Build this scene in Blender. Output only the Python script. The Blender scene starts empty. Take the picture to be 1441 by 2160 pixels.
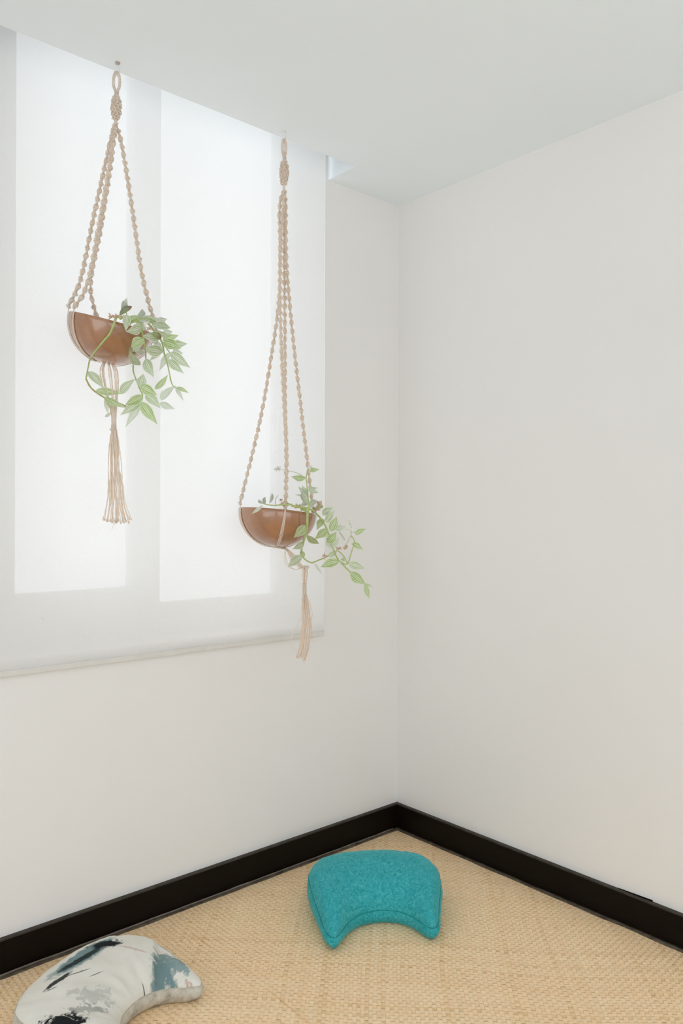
import bpy, bmesh, math, random
from mathutils import Vector, Matrix, noise as mnoise
R = random.Random(7)
sc = bpy.context.scene
COL = sc.collection

# ------------------------------------------------------------------ camera
F_PX, YAW, PITCH, ROLL = 1650.6, 0.84936, 0.0017, 0.0026
CAM = Vector((-2.3436, -2.3081, 1.3124))
FW = Vector((math.cos(YAW)*math.cos(PITCH), math.sin(YAW)*math.cos(PITCH), math.sin(PITCH)))
RT0 = Vector((math.sin(YAW), -math.cos(YAW), 0))
UP0 = RT0.cross(FW)
RT = RT0*math.cos(ROLL) + UP0*math.sin(ROLL)
UP = UP0*math.cos(ROLL) - RT0*math.sin(ROLL)
cam = bpy.data.cameras.new('camera')
cam.sensor_fit = 'VERTICAL'; cam.sensor_height = 36.0
cam.lens = F_PX/2160*36.0
cam.clip_start = 0.05
camo = bpy.data.objects.new('camera', cam); COL.objects.link(camo)
camo.matrix_world = Matrix(((RT.x, UP.x, -FW.x, CAM.x), (RT.y, UP.y, -FW.y, CAM.y), (RT.z, UP.z, -FW.z, CAM.z), (0, 0, 0, 1)))
sc.camera = camo

# ------------------------------------------------------------------ sky and exposure
SKY = 1.0
w = bpy.data.worlds.new('overcast_sky'); sc.world = w; w.use_nodes = True
w.node_tree.nodes['Background'].inputs[0].default_value = (0.94, 0.985, 1.025, 1)
w.node_tree.nodes['Background'].inputs[1].default_value = SKY
sc.view_settings.view_transform = 'Standard'
sc.view_settings.look = 'None'
sc.view_settings.gamma = 1.0
sc.view_settings.use_curve_mapping = False
sc.view_settings.exposure = 0.87
sc.cycles.use_denoising = True
sc.cycles.max_bounces = 12
sc.cycles.diffuse_bounces = 8
sc.cycles.transparent_max_bounces = 12

# ------------------------------------------------------------------ helpers
def P3(px, py, d):
    """point seen at photograph pixel (px, py) standing d metres in front of the camera"""
    return CAM + (FW + RT*((px-720.5)/F_PX) + UP*((1080-py)/F_PX))*d

def on_z(px, py, z):
    d = FW + RT*((px-720.5)/F_PX) + UP*((1080-py)/F_PX)
    return CAM + d*((z-CAM.z)/d.z)

def on_y(px, py, y):
    d = FW + RT*((px-720.5)/F_PX) + UP*((1080-py)/F_PX)
    return CAM + d*((y-CAM.y)/d.y)

def lin(c):
    return tuple(((v/255)/12.92 if v/255 <= 0.04045 else ((v/255+0.055)/1.055)**2.4) for v in c) + (1,)

def empty(name, loc=(0, 0, 0), rz=0.0):
    o = bpy.data.objects.new(name, None); COL.objects.link(o)
    o.location = loc; o.rotation_euler = (0, 0, rz); o.empty_display_size = 0.05
    return o

def tag(o, label=None, cat=None, group=None, kind=None):
    if label: o['label'] = label
    if cat: o['category'] = cat
    if group: o['group'] = group
    if kind: o['kind'] = kind
    return o

class MB:
    """collects vertices and faces; build() links them as one mesh object"""
    def __init__(s): s.v = []; s.f = []; s.uv = None
    def add(s, vs, fs):
        n = len(s.v); s.v += [tuple(p) for p in vs]; s.f += [tuple(i+n for i in f) for f in fs]
    def box(s, a, b):
        x0, y0, z0 = a; x1, y1, z1 = b
        s.add([(x0,y0,z0),(x1,y0,z0),(x1,y1,z0),(x0,y1,z0),(x0,y0,z1),(x1,y0,z1),(x1,y1,z1),(x0,y1,z1)],
              [(3,2,1,0),(4,5,6,7),(0,1,5,4),(1,2,6,5),(2,3,7,6),(3,0,4,7)])
    def tube(s, pts, rad, seg=6, closed=False, cap=True):
        pts = [Vector(p) for p in pts]; n = len(pts)
        rads = rad if isinstance(rad, (list, tuple)) else [rad]*n
        T = []
        for i in range(n):
            a = pts[(i-1) % n] if (closed or i > 0) else pts[i]
            b = pts[(i+1) % n] if (closed or i < n-1) else pts[i]
            t = (b-a); T.append(t.normalized() if t.length > 1e-9 else Vector((0, 0, 1)))
        ref = Vector((0, 0, 1)) if abs(T[0].z) < 0.9 else Vector((1, 0, 0))
        nrm = (ref - T[0]*ref.dot(T[0])).normalized()
        vs = []
        for i in range(n):
            nrm = nrm - T[i]*nrm.dot(T[i])
            nrm = nrm.normalized() if nrm.length > 1e-6 else T[i].orthogonal().normalized()
            bi = T[i].cross(nrm)
            for k in range(seg):
                a = 2*math.pi*k/seg
                vs.append(pts[i] + (nrm*math.cos(a) + bi*math.sin(a))*rads[i])
        fs = []
        for i in range(n if closed else n-1):
            j = (i+1) % n
            for k in range(seg):
                m = (k+1) % seg
                fs.append((i*seg+k, i*seg+m, j*seg+m, j*seg+k))
        if cap and not closed:
            fs.append(tuple(range(seg-1, -1, -1))); fs.append(tuple((n-1)*seg+k for k in range(seg)))
        s.add(vs, fs)
    def build(s, name, mat, parent=None, smooth=False, origin=None):
        me = bpy.data.meshes.new(name)
        vs = s.v
        top = parent
        while top is not None and top.parent is not None: top = top.parent      # parts sit at identity under their thing
        inv = top.matrix_basis.inverted() if top is not None else None
        if inv is not None: vs = [tuple(inv @ Vector(p)) for p in vs]
        me.from_pydata(vs, [], s.f)
        if s.uv:
            l = me.uv_layers.new(name='UVMap')
            for lp in me.loops: l.data[lp.index].uv = s.uv[lp.vertex_index]
        me.update()
        if mat: me.materials.append(mat)
        if smooth: me.polygons.foreach_set('use_smooth', [True]*len(me.polygons))
        o = bpy.data.objects.new(name, me); COL.objects.link(o)
        if parent is not None: o.parent = parent
        return o

def bevel(o, width, seg=2):
    m = o.modifiers.new('bevel', 'BEVEL'); m.width = width; m.segments = seg; m.limit_method = 'ANGLE'

def smooth_path(pts, n=8):
    """Catmull-Rom through pts"""
    pts = [Vector(p) for p in pts]; out = []
    for i in range(len(pts)-1):
        p0 = pts[max(i-1, 0)]; p1 = pts[i]; p2 = pts[i+1]; p3 = pts[min(i+2, len(pts)-1)]
        for k in range(n):
            t = k/n
            out.append(0.5*((2*p1) + (p2-p0)*t + (2*p0-5*p1+4*p2-p3)*t*t + (3*p1-p0-3*p2+p3)*t**3))
    out.append(pts[-1]); return out

def resample(pts, step):
    out = [pts[0].copy()]; acc = 0.0
    for a, b in zip(pts[:-1], pts[1:]):
        L = (b-a).length; pos = step-acc
        while pos <= L:
            out.append(a + (b-a)*(pos/L)); pos += step
        acc = (acc + L) % step if L > 0 else acc
    return out

# ------------------------------------------------------------------ materials
class NT:
    def __init__(s, name):
        s.m = bpy.data.materials.new(name); s.m.use_nodes = True
        s.t = s.m.node_tree; s.b = s.t.nodes['Principled BSDF']; s.o = s.t.nodes['Material Output']
    def n(s, typ, **kw):
        nd = s.t.nodes.new(typ)
        for k, v in kw.items(): setattr(nd, k, v)
        return nd
    def link(s, a, b): s.t.links.new(a, b)
    def coord(s, kind='Object'): return s.n('ShaderNodeTexCoord').outputs[kind]
    def noise(s, scale, detail=3, rough=0.5, vec=None, dist=0.0):
        nd = s.n('ShaderNodeTexNoise'); nd.inputs['Scale'].default_value = scale; nd.inputs['Detail'].default_value = detail
        nd.inputs['Roughness'].default_value = rough; nd.inputs['Distortion'].default_value = dist
        s.link(vec if vec is not None else s.coord(), nd.inputs['Vector']); return nd.outputs['Fac']
    def ramp(s, fac, stops):
        nd = s.n('ShaderNodeValToRGB'); e = nd.color_ramp.elements
        while len(e) < len(stops): e.new(0.5)
        for el, (p, c) in zip(e, stops): el.position = p; el.color = c if len(c) == 4 else tuple(c)+(1,)
        s.link(fac, nd.inputs['Fac']); return nd.outputs['Color']
    def math(s, op, a, b=0.0, clamp=False):
        nd = s.n('ShaderNodeMath', operation=op); nd.use_clamp = clamp
        for i, v in enumerate((a, b)):
            if isinstance(v, (int, float)): nd.inputs[i].default_value = v
            else: s.link(v, nd.inputs[i])
        return nd.outputs[0]
    def mix(s, fac, a, b, blend='MIX'):
        nd = s.n('ShaderNodeMix', data_type='RGBA', blend_type=blend)
        for i, v in ((0, fac), (6, a), (7, b)):
            if isinstance(v, (int, float)): nd.inputs[i].default_value = v
            elif isinstance(v, (tuple, list)): nd.inputs[i].default_value = v if len(v) == 4 else tuple(v)+(1,)
            else: s.link(v, nd.inputs[i])
        return nd.outputs[2]
    def bump(s, h, strength=0.3, dist=0.01):
        nd = s.n('ShaderNodeBump'); nd.inputs['Strength'].default_value = strength; nd.inputs['Distance'].default_value = dist
        s.link(h, nd.inputs['Height']); s.link(nd.outputs[0], s.b.inputs['Normal'])
    def set(s, color=None, rough=0.6, spec=0.5):
        if color is not None:
            if isinstance(color, (tuple, list)): s.b.inputs['Base Color'].default_value = color if len(color) == 4 else tuple(color)+(1,)
            else: s.link(color, s.b.inputs['Base Color'])
        s.b.inputs['Roughness'].default_value = rough; s.b.inputs['Specular IOR Level'].default_value = spec
        return s

def plaster(name, col):
    t = NT(name); n1 = t.noise(1.1, 3); n2 = t.noise(70, 4)
    c2 = tuple(v*0.965 for v in col)
    t.set(t.ramp(n1, [(0.35, col), (0.7, c2)]), 0.85, 0.25); t.bump(n2, 0.05, 0.003); return t.m

M = {}
M['wall'] = plaster('wall_paint', (0.85, 0.834, 0.815))
M['ceiling'] = plaster('ceiling_paint', (0.875, 0.92, 0.945))
t = NT('pale_bounce_floor'); t.set(t.ramp(t.noise(6, 4), [(0.3, (0.66, 0.62, 0.56)), (0.7, (0.72, 0.68, 0.61))]), 0.5); M['floor'] = t.m  # unseen floor, made pale to bounce light up to the ceiling

t = NT('dark_stained_wood')
vec = t.n('ShaderNodeMapping'); vec.inputs['Scale'].default_value = (3, 3, 60); t.link(t.coord(), vec.inputs[0])
t.set(t.ramp(t.noise(4, 5, vec=vec.outputs[0]), [(0.3, (0.004, 0.002, 0.001)), (0.8, (0.009, 0.005, 0.0025))]), 0.5, 0.12)
t.bump(t.noise(30, 3, vec=vec.outputs[0]), 0.05, 0.002); M['dark_wood'] = t.m
t = NT('paler_dark_wood'); t.set(t.ramp(t.noise(40, 5), [(0.3, (0.035, 0.027, 0.02)), (0.75, (0.065, 0.052, 0.04))]), 0.6, 0.3); M['paler_wood'] = t.m  # baseboard top edge, paler brown than the face
t = NT('bare_gap'); t.set((0.004, 0.003, 0.002), 0.9, 0.1); M['gap'] = t.m

t = NT('white_frame_paint'); t.set(t.ramp(t.noise(12), [(0.3, (0.80, 0.81, 0.82)), (0.7, (0.84, 0.85, 0.86))]), 0.45); M['frame'] = t.m
t = NT('window_glass'); tr = t.n('ShaderNodeBsdfTransparent'); gl = t.n('ShaderNodeBsdfGlossy'); gl.inputs['Roughness'].default_value = 0.03
mx = t.n('ShaderNodeMixShader'); mx.inputs[0].default_value = 0.05
t.link(tr.outputs[0], mx.inputs[1]); t.link(gl.outputs[0], mx.inputs[2]); t.link(mx.outputs[0], t.o.inputs[0]); M['glass'] = t.m

# roller blind: thin sheer cloth, partly see-through, partly diffusing
t = NT('sheer_blind_cloth')
wv = t.noise(420, 2); wcol = t.ramp(wv, [(0.3, (0.85, 0.845, 0.835)), (0.7, (0.89, 0.885, 0.875))])
di = t.n('ShaderNodeBsdfDiffuse'); tl = t.n('ShaderNodeBsdfTranslucent'); tp = t.n('ShaderNodeBsdfTransparent')
t.link(wcol, di.inputs[0]); t.link(wcol, tl.inputs[0]); tp.inputs[0].default_value = (1, 1, 1, 1)
m1 = t.n('ShaderNodeMixShader'); m1.inputs[0].default_value = 0.33; t.link(di.outputs[0], m1.inputs[1]); t.link(tl.outputs[0], m1.inputs[2])
m2 = t.n('ShaderNodeMixShader'); m2.inputs[0].default_value = 0.105; t.link(m1.outputs[0], m2.inputs[1]); t.link(tp.outputs[0], m2.inputs[2])
t.link(m2.outputs[0], t.o.inputs[0]); M['blind'] = t.m
t = NT('blind_hem_bar'); t.set(t.ramp(t.noise(30), [(0.3, (0.69, 0.67, 0.63)), (0.7, (0.74, 0.72, 0.68))]), 0.6); M['hem'] = t.m

# woven pandanus strips: colour of each strip and cell is in the 'tint' attribute
t = NT('dried_pandanus_leaf')
at = t.n('ShaderNodeAttribute'); at.attribute_name = 'tint'
sep = t.n('ShaderNodeSeparateColor'); t.link(at.outputs['Color'], sep.inputs[0])
base = t.ramp(sep.outputs[0], [(0.0, (0.76, 0.50, 0.24)), (0.25, (0.92, 0.64, 0.37)), (0.6, (0.96, 0.70, 0.43)), (1.0, (0.97, 0.76, 0.51))])
base = t.mix(t.math('MULTIPLY', sep.outputs[1], 0.45), base, (0.72, 0.64, 0.38))
base = t.mix(t.math('MULTIPLY', sep.outputs[2], 0.4), base, (0.80, 0.54, 0.35))
big = t.noise(2.2, 3)
base = t.mix(0.22, base, t.ramp(big, [(0.3, (0.96, 0.78, 0.50)), (0.7, (0.90, 0.65, 0.36))]), 'MIX')
t.set(base, 0.5, 0.35); t.bump(t.noise(380, 3), 0.12, 0.001); M['straw'] = t.m
t = NT('mat_backing'); t.set((0.45, 0.30, 0.15), 0.9); M['backing'] = t.m
t = NT('mat_edging_cloth'); t.set(t.ramp(t.noise(35, 5), [(0.25, (0.05, 0.038, 0.026)), (0.75, (0.15, 0.12, 0.085))]), 0.8, 0.2); t.bump(t.noise(120), 0.4, 0.003); M['edging'] = t.m
t = NT('grey_edging_cloth'); t.set(t.ramp(t.noise(35, 5), [(0.25, (0.13, 0.11, 0.09)), (0.75, (0.24, 0.20, 0.17))]), 0.8, 0.2); M['grey_edging'] = t.m

# jute
t = NT('jute_cord'); nz = t.noise(160, 4)
t.set(t.ramp(nz, [(0.25, (0.90, 0.77, 0.65)), (0.5, (0.96, 0.88, 0.79)), (0.8, (0.98, 0.93, 0.87))]), 0.9, 0.15)
t.bump(t.noise(500, 2), 0.5, 0.001)
tl = t.n('ShaderNodeBsdfTranslucent'); tl.inputs[0].default_value = (0.97, 0.89, 0.81, 1)
mx = t.n('ShaderNodeMixShader'); mx.inputs[0].default_value = 0.45
t.link(t.b.outputs[0], mx.inputs[1]); t.link(tl.outputs[0], mx.inputs[2]); t.link(mx.outputs[0], t.o.inputs[0]); M['jute'] = t.m

# glazed brown bowl
t = NT('glazed_brown_clay')
spk = t.ramp(t.noise(240, 2), [(0.70, (0, 0, 0)), (0.76, (1, 1, 1))])
body = t.ramp(t.noise(14, 5, 0.6), [(0.3, (0.30, 0.125, 0.05)), (0.7, (0.42, 0.19, 0.085))])
sm = t.n('ShaderNodeSeparateColor'); t.link(spk, sm.inputs[0])
t.set(t.mix(t.math('MULTIPLY', sm.outputs[0], 0.35), body, (0.55, 0.38, 0.26)), 0.27, 0.6)
t.b.inputs['Coat Weight'].default_value = 1.0; t.b.inputs['Coat Roughness'].default_value = 0.10; t.b.inputs['Coat IOR'].default_value = 1.7
t.bump(t.noise(55, 3), 0.06, 0.002); M['bowl'] = t.m
t = NT('potting_soil'); t.set(t.ramp(t.noise(60, 5), [(0.3, (0.03, 0.02, 0.012)), (0.7, (0.11, 0.075, 0.05))]), 0.95); t.bump(t.noise(90, 4), 0.8, 0.01); M['soil'] = t.m

# leaves: pale stripes running along the blade (u across the blade)
def leaf_mat(name, green, pale, edge, brown=0.0):
    t = NT(name)
    uv = t.n('ShaderNodeTexCoord').outputs['UV']; sx = t.n('ShaderNodeSeparateXYZ'); t.link(uv, sx.inputs[0])
    wob = t.math('MULTIPLY', t.math('SUBTRACT', t.noise(60, 2), 0.5), 0.05)
    u = t.math('ADD', sx.outputs[0], wob)
    st = t.math('SINE', t.math('MULTIPLY', u, 2*math.pi*5.5))
    st2 = t.math('SINE', t.math('ADD', t.math('MULTIPLY', u, 2*math.pi*2.0), 1.0))
    st = t.math('ADD', t.math('ADD', t.math('MULTIPLY', st, 0.36), t.math('MULTIPLY', st2, 0.18)), 0.5)
    st = t.math('ADD', st, t.math('MULTIPLY', t.math('SUBTRACT', t.noise(90, 3), 0.5), 0.5))
    mid = tuple(g*0.55+p*0.45 for g, p in zip(green, pale))
    col = t.ramp(st, [(0.2, green), (0.5, mid), (0.72, pale)])
    ed = t.math('ABSOLUTE', t.math('SUBTRACT', sx.outputs[0], 0.5))
    edf = t.n('ShaderNodeMapRange'); edf.inputs[1].default_value = 0.40; edf.inputs[2].default_value = 0.46; t.link(ed, edf.inputs[0])
    col = t.mix(edf.outputs[0], col, edge)
    if brown:
        bf = t.n('ShaderNodeMapRange'); bf.inputs[1].default_value = 0.35; bf.inputs[2].default_value = 0.8; t.link(sx.outputs[1], bf.inputs[0])
        col = t.mix(t.math('MULTIPLY', bf.outputs[0], brown), col, (0.36, 0.17, 0.07))
    t.set(col, 0.45, 0.4)
    tl = t.n('ShaderNodeBsdfTranslucent'); t.link(col, tl.inputs[0])
    mx = t.n('ShaderNodeMixShader'); mx.inputs[0].default_value = 0.55
    t.link(t.b.outputs[0], mx.inputs[1]); t.link(tl.outputs[0], mx.inputs[2]); t.link(mx.outputs[0], t.o.inputs[0])
    return t.m
M['leaf'] = [leaf_mat('striped_leaf', (0.47, 0.60, 0.32), (0.84, 0.88, 0.77), (0.88, 0.91, 0.82)),
             leaf_mat('green_striped_leaf', (0.40, 0.56, 0.20), (0.78, 0.85, 0.62), (0.80, 0.86, 0.64)),
             leaf_mat('pale_striped_leaf', (0.60, 0.69, 0.52), (0.87, 0.90, 0.83), (0.90, 0.92, 0.87))]
M['leaf_brown'] = leaf_mat('withering_leaf', (0.27, 0.36, 0.14), (0.60, 0.66, 0.45), (0.55, 0.5, 0.3), 0.95)
t = NT('green_stem'); t.set(t.ramp(t.noise(40, 3), [(0.3, (0.36, 0.46, 0.14)), (0.7, (0.52, 0.60, 0.26))]), 0.5); M['stem'] = t.m
t = NT('woody_stem'); t.set(t.ramp(t.noise(50, 3), [(0.3, (0.40, 0.24, 0.08)), (0.7, (0.42, 0.44, 0.15))]), 0.55); M['stem_brown'] = t.m
t = NT('dry_petal'); t.set(t.ramp(t.noise(80, 3), [(0.3, (0.50, 0.30, 0.18)), (0.7, (0.80, 0.62, 0.48))]), 0.7); M['dry'] = t.m
t = NT('white_petal'); t.set(t.ramp(t.noise(60), [(0.3, (0.80, 0.80, 0.72)), (0.7, (0.88, 0.88, 0.82))]), 0.6); M['petal'] = t.m

# teal suede
t = NT('teal_suede')
v1 = t.noise(45, 3, 0.6, dist=3.0); v2 = t.noise(120, 3, 0.65, dist=2.0)
nap = t.math('ADD', t.math('MULTIPLY', v1, 0.6), t.math('MULTIPLY', v2, 0.4))
t.set(t.ramp(nap, [(0.36, (0.012, 0.26, 0.285)), (0.50, (0.034, 0.37, 0.405)), (0.66, (0.10, 0.48, 0.515))]), 0.75, 0.2)
t.b.inputs['Sheen Weight'].default_value = 0.35; t.b.inputs['Sheen Roughness'].default_value = 0.4
t.b.inputs['Sheen Tint'].default_value = (0.35, 0.85, 0.9, 1)
t.bump(t.noise(38, 3, dist=1.5), 0.25, 0.006); M['teal'] = t.m
t = NT('teal_piping'); t.set(t.ramp(t.noise(40), [(0.3, (0.010, 0.24, 0.245)), (0.7, (0.020, 0.33, 0.335))]), 0.8, 0.2); M['teal_seam'] = t.m
t = NT('white_metal'); t.set(t.ramp(t.noise(50), [(0.3, (0.72, 0.72, 0.72)), (0.7, (0.8, 0.8, 0.8))]), 0.35); M['hook'] = t.m
t = NT('dulled_brass'); t.set(t.ramp(t.noise(90), [(0.3, (0.35, 0.27, 0.22)), (0.7, (0.5, 0.42, 0.38))]), 0.4); M['plate'] = t.m

# ------------------------------------------------------------------ the room
H = 2.6; TOP = 2.95; WS = 0.159; XE = -0.389; BT = 0.018; BH = 0.105; X0 = -4.6; Y0 = -4.6; TH = 0.10; GY = 0.03
ND = 0.16; NX1 = XE-0.012; NX0 = -2.12; NZ = 0.885      # window niche: depth, right side, left side, sill
GP = ND+GY; WO = ND+0.055                                     # glass plane, outer face
W1 = (on_y(33, 600, ND).x, on_y(265, 900, WO).x, on_y(238, 1240, WO).z)      # left, right, sill of the two windows
W2 = (on_y(338, 900, ND).x, on_y(570, 1000, WO).x, on_y(500, 1257, WO).z)
WT = 2.88
def struct(o): o['kind'] = 'structure'; return o

mb = MB(); mb.box((X0, Y0, -0.1), (0, 0, 0)); struct(mb.build('floor', M['floor']))
mb = MB()
mb.box((X0-TH, 0, -0.1), (NX0, ND, TOP)); mb.box((NX1, 0, -0.1), (TH, ND, TOP)); mb.box((NX0, 0, -0.1), (NX1, ND, NZ))
mb.box((NX0, ND, -0.1), (W1[0], WO, TOP)); mb.box((W1[1], ND, -0.1), (W2[0], WO, TOP)); mb.box((W2[1], ND, -0.1), (TH, WO, TOP))
for a in (W1, W2):
    mb.box((a[0], ND, -0.1), (a[1], WO, a[2])); mb.box((a[0], ND, WT), (a[1], WO, TOP))
struct(mb.build('wall_left', M['wall']))
mb = MB(); mb.box((0, Y0-TH, -0.1), (TH, 0, TOP)); struct(mb.build('wall_right', M['wall']))
# walls behind the camera: each with a wide opening added for fill daylight
mb = MB(); OB = (-4.1, -0.7, 0.05, 2.52)
mb.box((X0, Y0-TH, -0.1), (OB[0], Y0, TOP)); mb.box((OB[1], Y0-TH, -0.1), (0, Y0, TOP))
mb.box((OB[0], Y0-TH, OB[3]), (OB[1], Y0, TOP)); mb.box((OB[0], Y0-TH, -0.1), (OB[1], Y0, OB[2])); struct(mb.build('wall_back', M['wall']))
mb = MB(); OC = (-4.1, -0.9, 0.05, 2.52)
mb.box((X0-TH, Y0-TH, -0.1), (X0, OC[0], TOP)); mb.box((X0-TH, OC[1], -0.1), (X0, 0, TOP))
mb.box((X0-TH, OC[0], OC[3]), (X0, OC[1], TOP)); mb.box((X0-TH, OC[0], -0.1), (X0, OC[1], OC[2])); struct(mb.build('wall_far', M['wall']))
mb = MB()
mb.box((X0, Y0, H), (0, -WS, TOP)); mb.box((XE, -WS, H), (0, 0, TOP)); mb.box((X0-TH, Y0-TH, TOP), (TH, ND+TH, TOP+0.1))
struct(mb.build('ceiling', M['ceiling']))

for k, a in ((1, W1), (2, W2)):
    we = empty('window_%d' % k, ((a[0]+a[1])/2, GP, a[2])); struct(we)
    fr = MB(); t_ = 0.012
    fr.box((a[0], GP-0.01, a[2]), (a[0]+t_*0.3, GP+0.018, WT)); fr.box((a[1]-t_*0.3, GP-0.01, a[2]), (a[1], GP+0.018, WT))
    fr.box((a[0], GP-0.01, a[2]-0.004), (a[1], GP+0.018, a[2]+t_*0.3)); fr.box((a[0], GP-0.01, WT-t_), (a[1], GP+0.018, WT))
    fr.build('window_frame', M['frame'], we)
    gp = MB(); gp.box((a[0]+0.003, GP+0.004, a[2]+0.003), (a[1]-0.003, GP+0.008, WT-0.012)); gp.build('pane', M['glass'], we)

# baseboards: dark face with a paler top edge
def baseboard(name, along_x):
    e = empty(name, (-1.5, -BT/2, 0) if along_x else (-BT/2, -1.5, 0)); struct(e)
    b = MB(); tl_ = MB()
    if along_x:
        b.box((X0, -BT, 0), (0, 0, BH-0.004)); tl_.box((X0, -BT+0.0015, BH-0.004), (0, 0, BH))
    else:
        b.box((-BT, Y0, 0), (0, -BT, BH-0.004)); tl_.box((-BT+0.0015, Y0, BH-0.004), (0, -BT+0.0015, BH))
    b.build('board', M['dark_wood'], e); o = tl_.build('top_edge', M['paler_wood'], e)
    return e
baseboard('baseboard_left', True)
br = baseboard('baseboard_right', False)
ga, gb = on_y(1308, 1885, 0), None
mb = MB()
y1 = -0.885; y2 = -1.035
def on_x(px, py, x):
    d = FW + RT*((px-720.5)/F_PX) + UP*((1080-py)/F_PX)
    return CAM + d*((x-CAM.x)/d.x)
g1, g2 = on_x(1305, 1878, -0.001), on_x(1377, 1900, -0.001)
mb.add([(-0.003, g1.y, BH), (-0.003, g2.y, BH), (-0.003, g2.y, BH+0.004), (-0.003, g1.y, BH+0.001),
        (0, g1.y, BH), (0, g2.y, BH), (0, g2.y, BH+0.004), (0, g1.y, BH+0.001)],
       [(0,1,2,3), (7,6,5,4), (0,4,5,1), (1,5,6,2), (2,6,7,3), (3,7,4,0)])
mb.build('paint_gap', M['gap'], br)

# ------------------------------------------------------------------ roller blind
BY = -0.012; BX1 = on_y(683, 1330, BY).x; BZ = on_y(685, 1330, BY).z; BX0 = -2.1
be = empty('roller_blind', ((BX0+BX1)/2, BY, BZ))
tag(be, 'sheer white roller blind covering the whole window', 'blind')
mb = MB(); NXB = 24
for i in range(NXB+1):
    x = BX0+(BX1-BX0)*i/NXB
    mb.v += [(x, BY+0.0015*math.sin(i*1.3), BZ-0.002), (x, BY+0.0008*math.sin(i*1.3), (BZ+TOP)/2), (x, BY, TOP-0.06)]
for i in range(NXB):
    for k in range(2): mb.f.append((i*3+k, i*3+3+k, i*3+4+k, i*3+1+k))
mb.build('blind_cloth', M['blind'], be, True)
mb = MB(); hb = 0.017
mb.box((BX0, BY-0.005, BZ-hb), (BX1-0.003, BY+0.005, BZ)); hemo = mb.build('hem_bar', M['hem'], be); bevel(hemo, 0.002)
mb = MB(); mb.box((BX1-0.003, BY-0.006, BZ-hb-0.001), (BX1, BY+0.006, BZ+0.001)); tag(mb.build('end_cap', M['frame'], hemo), 'pale end cap')
mb = MB(); mb.tube([(BX0, BY-0.0205, TOP-0.062), (BX1, BY-0.0205, TOP-0.062)], 0.02, 14); mb.build('roller_tube', M['frame'], be, True)

for sx, sy, rx in ((92, 1306, 0.005), (45, 1317, 0.0025), (88, 1303, 0.0025)):
    c = on_y(sx, sy, BY-0.0022); mb = MB()
    mb.tube([c-Vector((rx, 0, -0.0003)), c-Vector((rx*0.4, 0, 0)), c+Vector((rx*0.5, 0, 0.0004)), c+Vector((rx, 0, 0))], [0.0002, 0.0008, 0.0009, 0.0002], 6)
    mb.build('speck', M['hem'], be, True)

# ------------------------------------------------------------------ woven mat, every strip its own ribbon
PITCH_M = 0.0118; HM = 0.0006; ZM = 0.0042; MX0 = -2.2; MX1 = -0.0205; S2 = math.sqrt(2)
mat_e = empty('woven_mat', (MX1, MX1, 0)); tag(mat_e, 'straw-coloured woven pandanus mat covering the floor', 'mat')
mb = MB(); mb.box((MX0, MX0, 0.0002), (MX1, MX1, 0.0022)); mb.build('backing', M['backing'], mat_e)
def warp(x, y):
    n1 = mnoise.noise(Vector((x*2.3, y*2.3, 1.7))); n2 = mnoise.noise(Vector((x*2.3, y*2.3, 9.1)))
    n3 = mnoise.noise(Vector((x*9, y*9, 4.0))); n4 = mnoise.noise(Vector((x*9, y*9, 6.0)))
    return min(x+0.022*n1+0.003*n3, MX1), min(y+0.022*n2+0.003*n4, MX1)
strips = []
for fam in (0, 1):
    n = int(abs(MX0)*S2/PITCH_M)+2
    rng = range(-n//2-1, n//2+2) if fam == 0 else range(-n-1, 1)
    for k in rng:
        wq = (k+0.5)*PITCH_M
        if fam == 0: lo, hi = max(S2*MX0-wq, S2*MX0+wq), min(S2*MX1-wq, S2*MX1+wq)
        else: lo, hi = max(S2*MX0-wq, wq-S2*MX1), min(S2*MX1-wq, wq-S2*MX0)
        if hi-lo < 2*PITCH_M: continue
        strips.append((fam, k, wq, lo, hi))
def strip_points(fam, wq, q):
    return ((q+wq)/S2, (q-wq)/S2) if fam == 0 else ((wq+q)/S2, (wq-q)/S2)
def visible_size(s):
    fam, k, wq, lo, hi = s; tot = 0
    for i in range(30):
        x, y = strip_points(fam, wq, lo+(hi-lo)*(i+0.5)/30); d = Vector((x, y, 0))-CAM; z = d.dot(FW)
        if z < 0.3: continue
        px = d.dot(RT)/z*F_PX; py = -d.dot(UP)/z*F_PX
        if abs(px) < 721 and abs(py) < 1081: tot += (hi-lo)/30/z/z
    return tot
ranked = sorted(strips, key=visible_size, reverse=True)
parts_set = set(id(s) for s in ranked[:300])
def strip_mesh(s):
    fam, k, wq, lo, hi = s
    rs = random.Random(k*2+fam+5000); sb = min(max(rs.gauss(0.55, 0.15), 0), 1); green = 0.8*rs.random() if rs.random() < 0.12 else 0.0
    red = 0.9*rs.random() if rs.random() < 0.10 else 0.0
    if rs.random() < 0.07: sb = 0.12
    hw = PITCH_M*rs.uniform(0.475, 0.498)
    vs = []; fs = []; tint = []
    j0 = math.ceil(lo/PITCH_M); j1 = math.floor(hi/PITCH_M)
    for j in range(j0, j1):
        over = (k+j) % 2 == 0
        if fam == 1: over = not over
        z = ZM + (HM if over else -HM)
        cb = min(max(sb+rs.gauss(0, 0.09), 0), 1)
        for off in (0.20, 0.80):
            q = (j+off)*PITCH_M
            for side in (-1, 1):
                x, y = strip_points(fam, wq+side*hw, q); x, y = warp(x, y)
                vs.append((x, y, z + (rs.uniform(-0.00035, 0.00035) if over else 0))); tint.append((cb, green, red, 1))
    m = len(vs)//2
    for i in range(m-1):
        a = (2*i, 2*i+1, 2*i+3, 2*i+2); fs.append(a if fam == 1 else a[::-1])
    return vs, fs, tint
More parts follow.
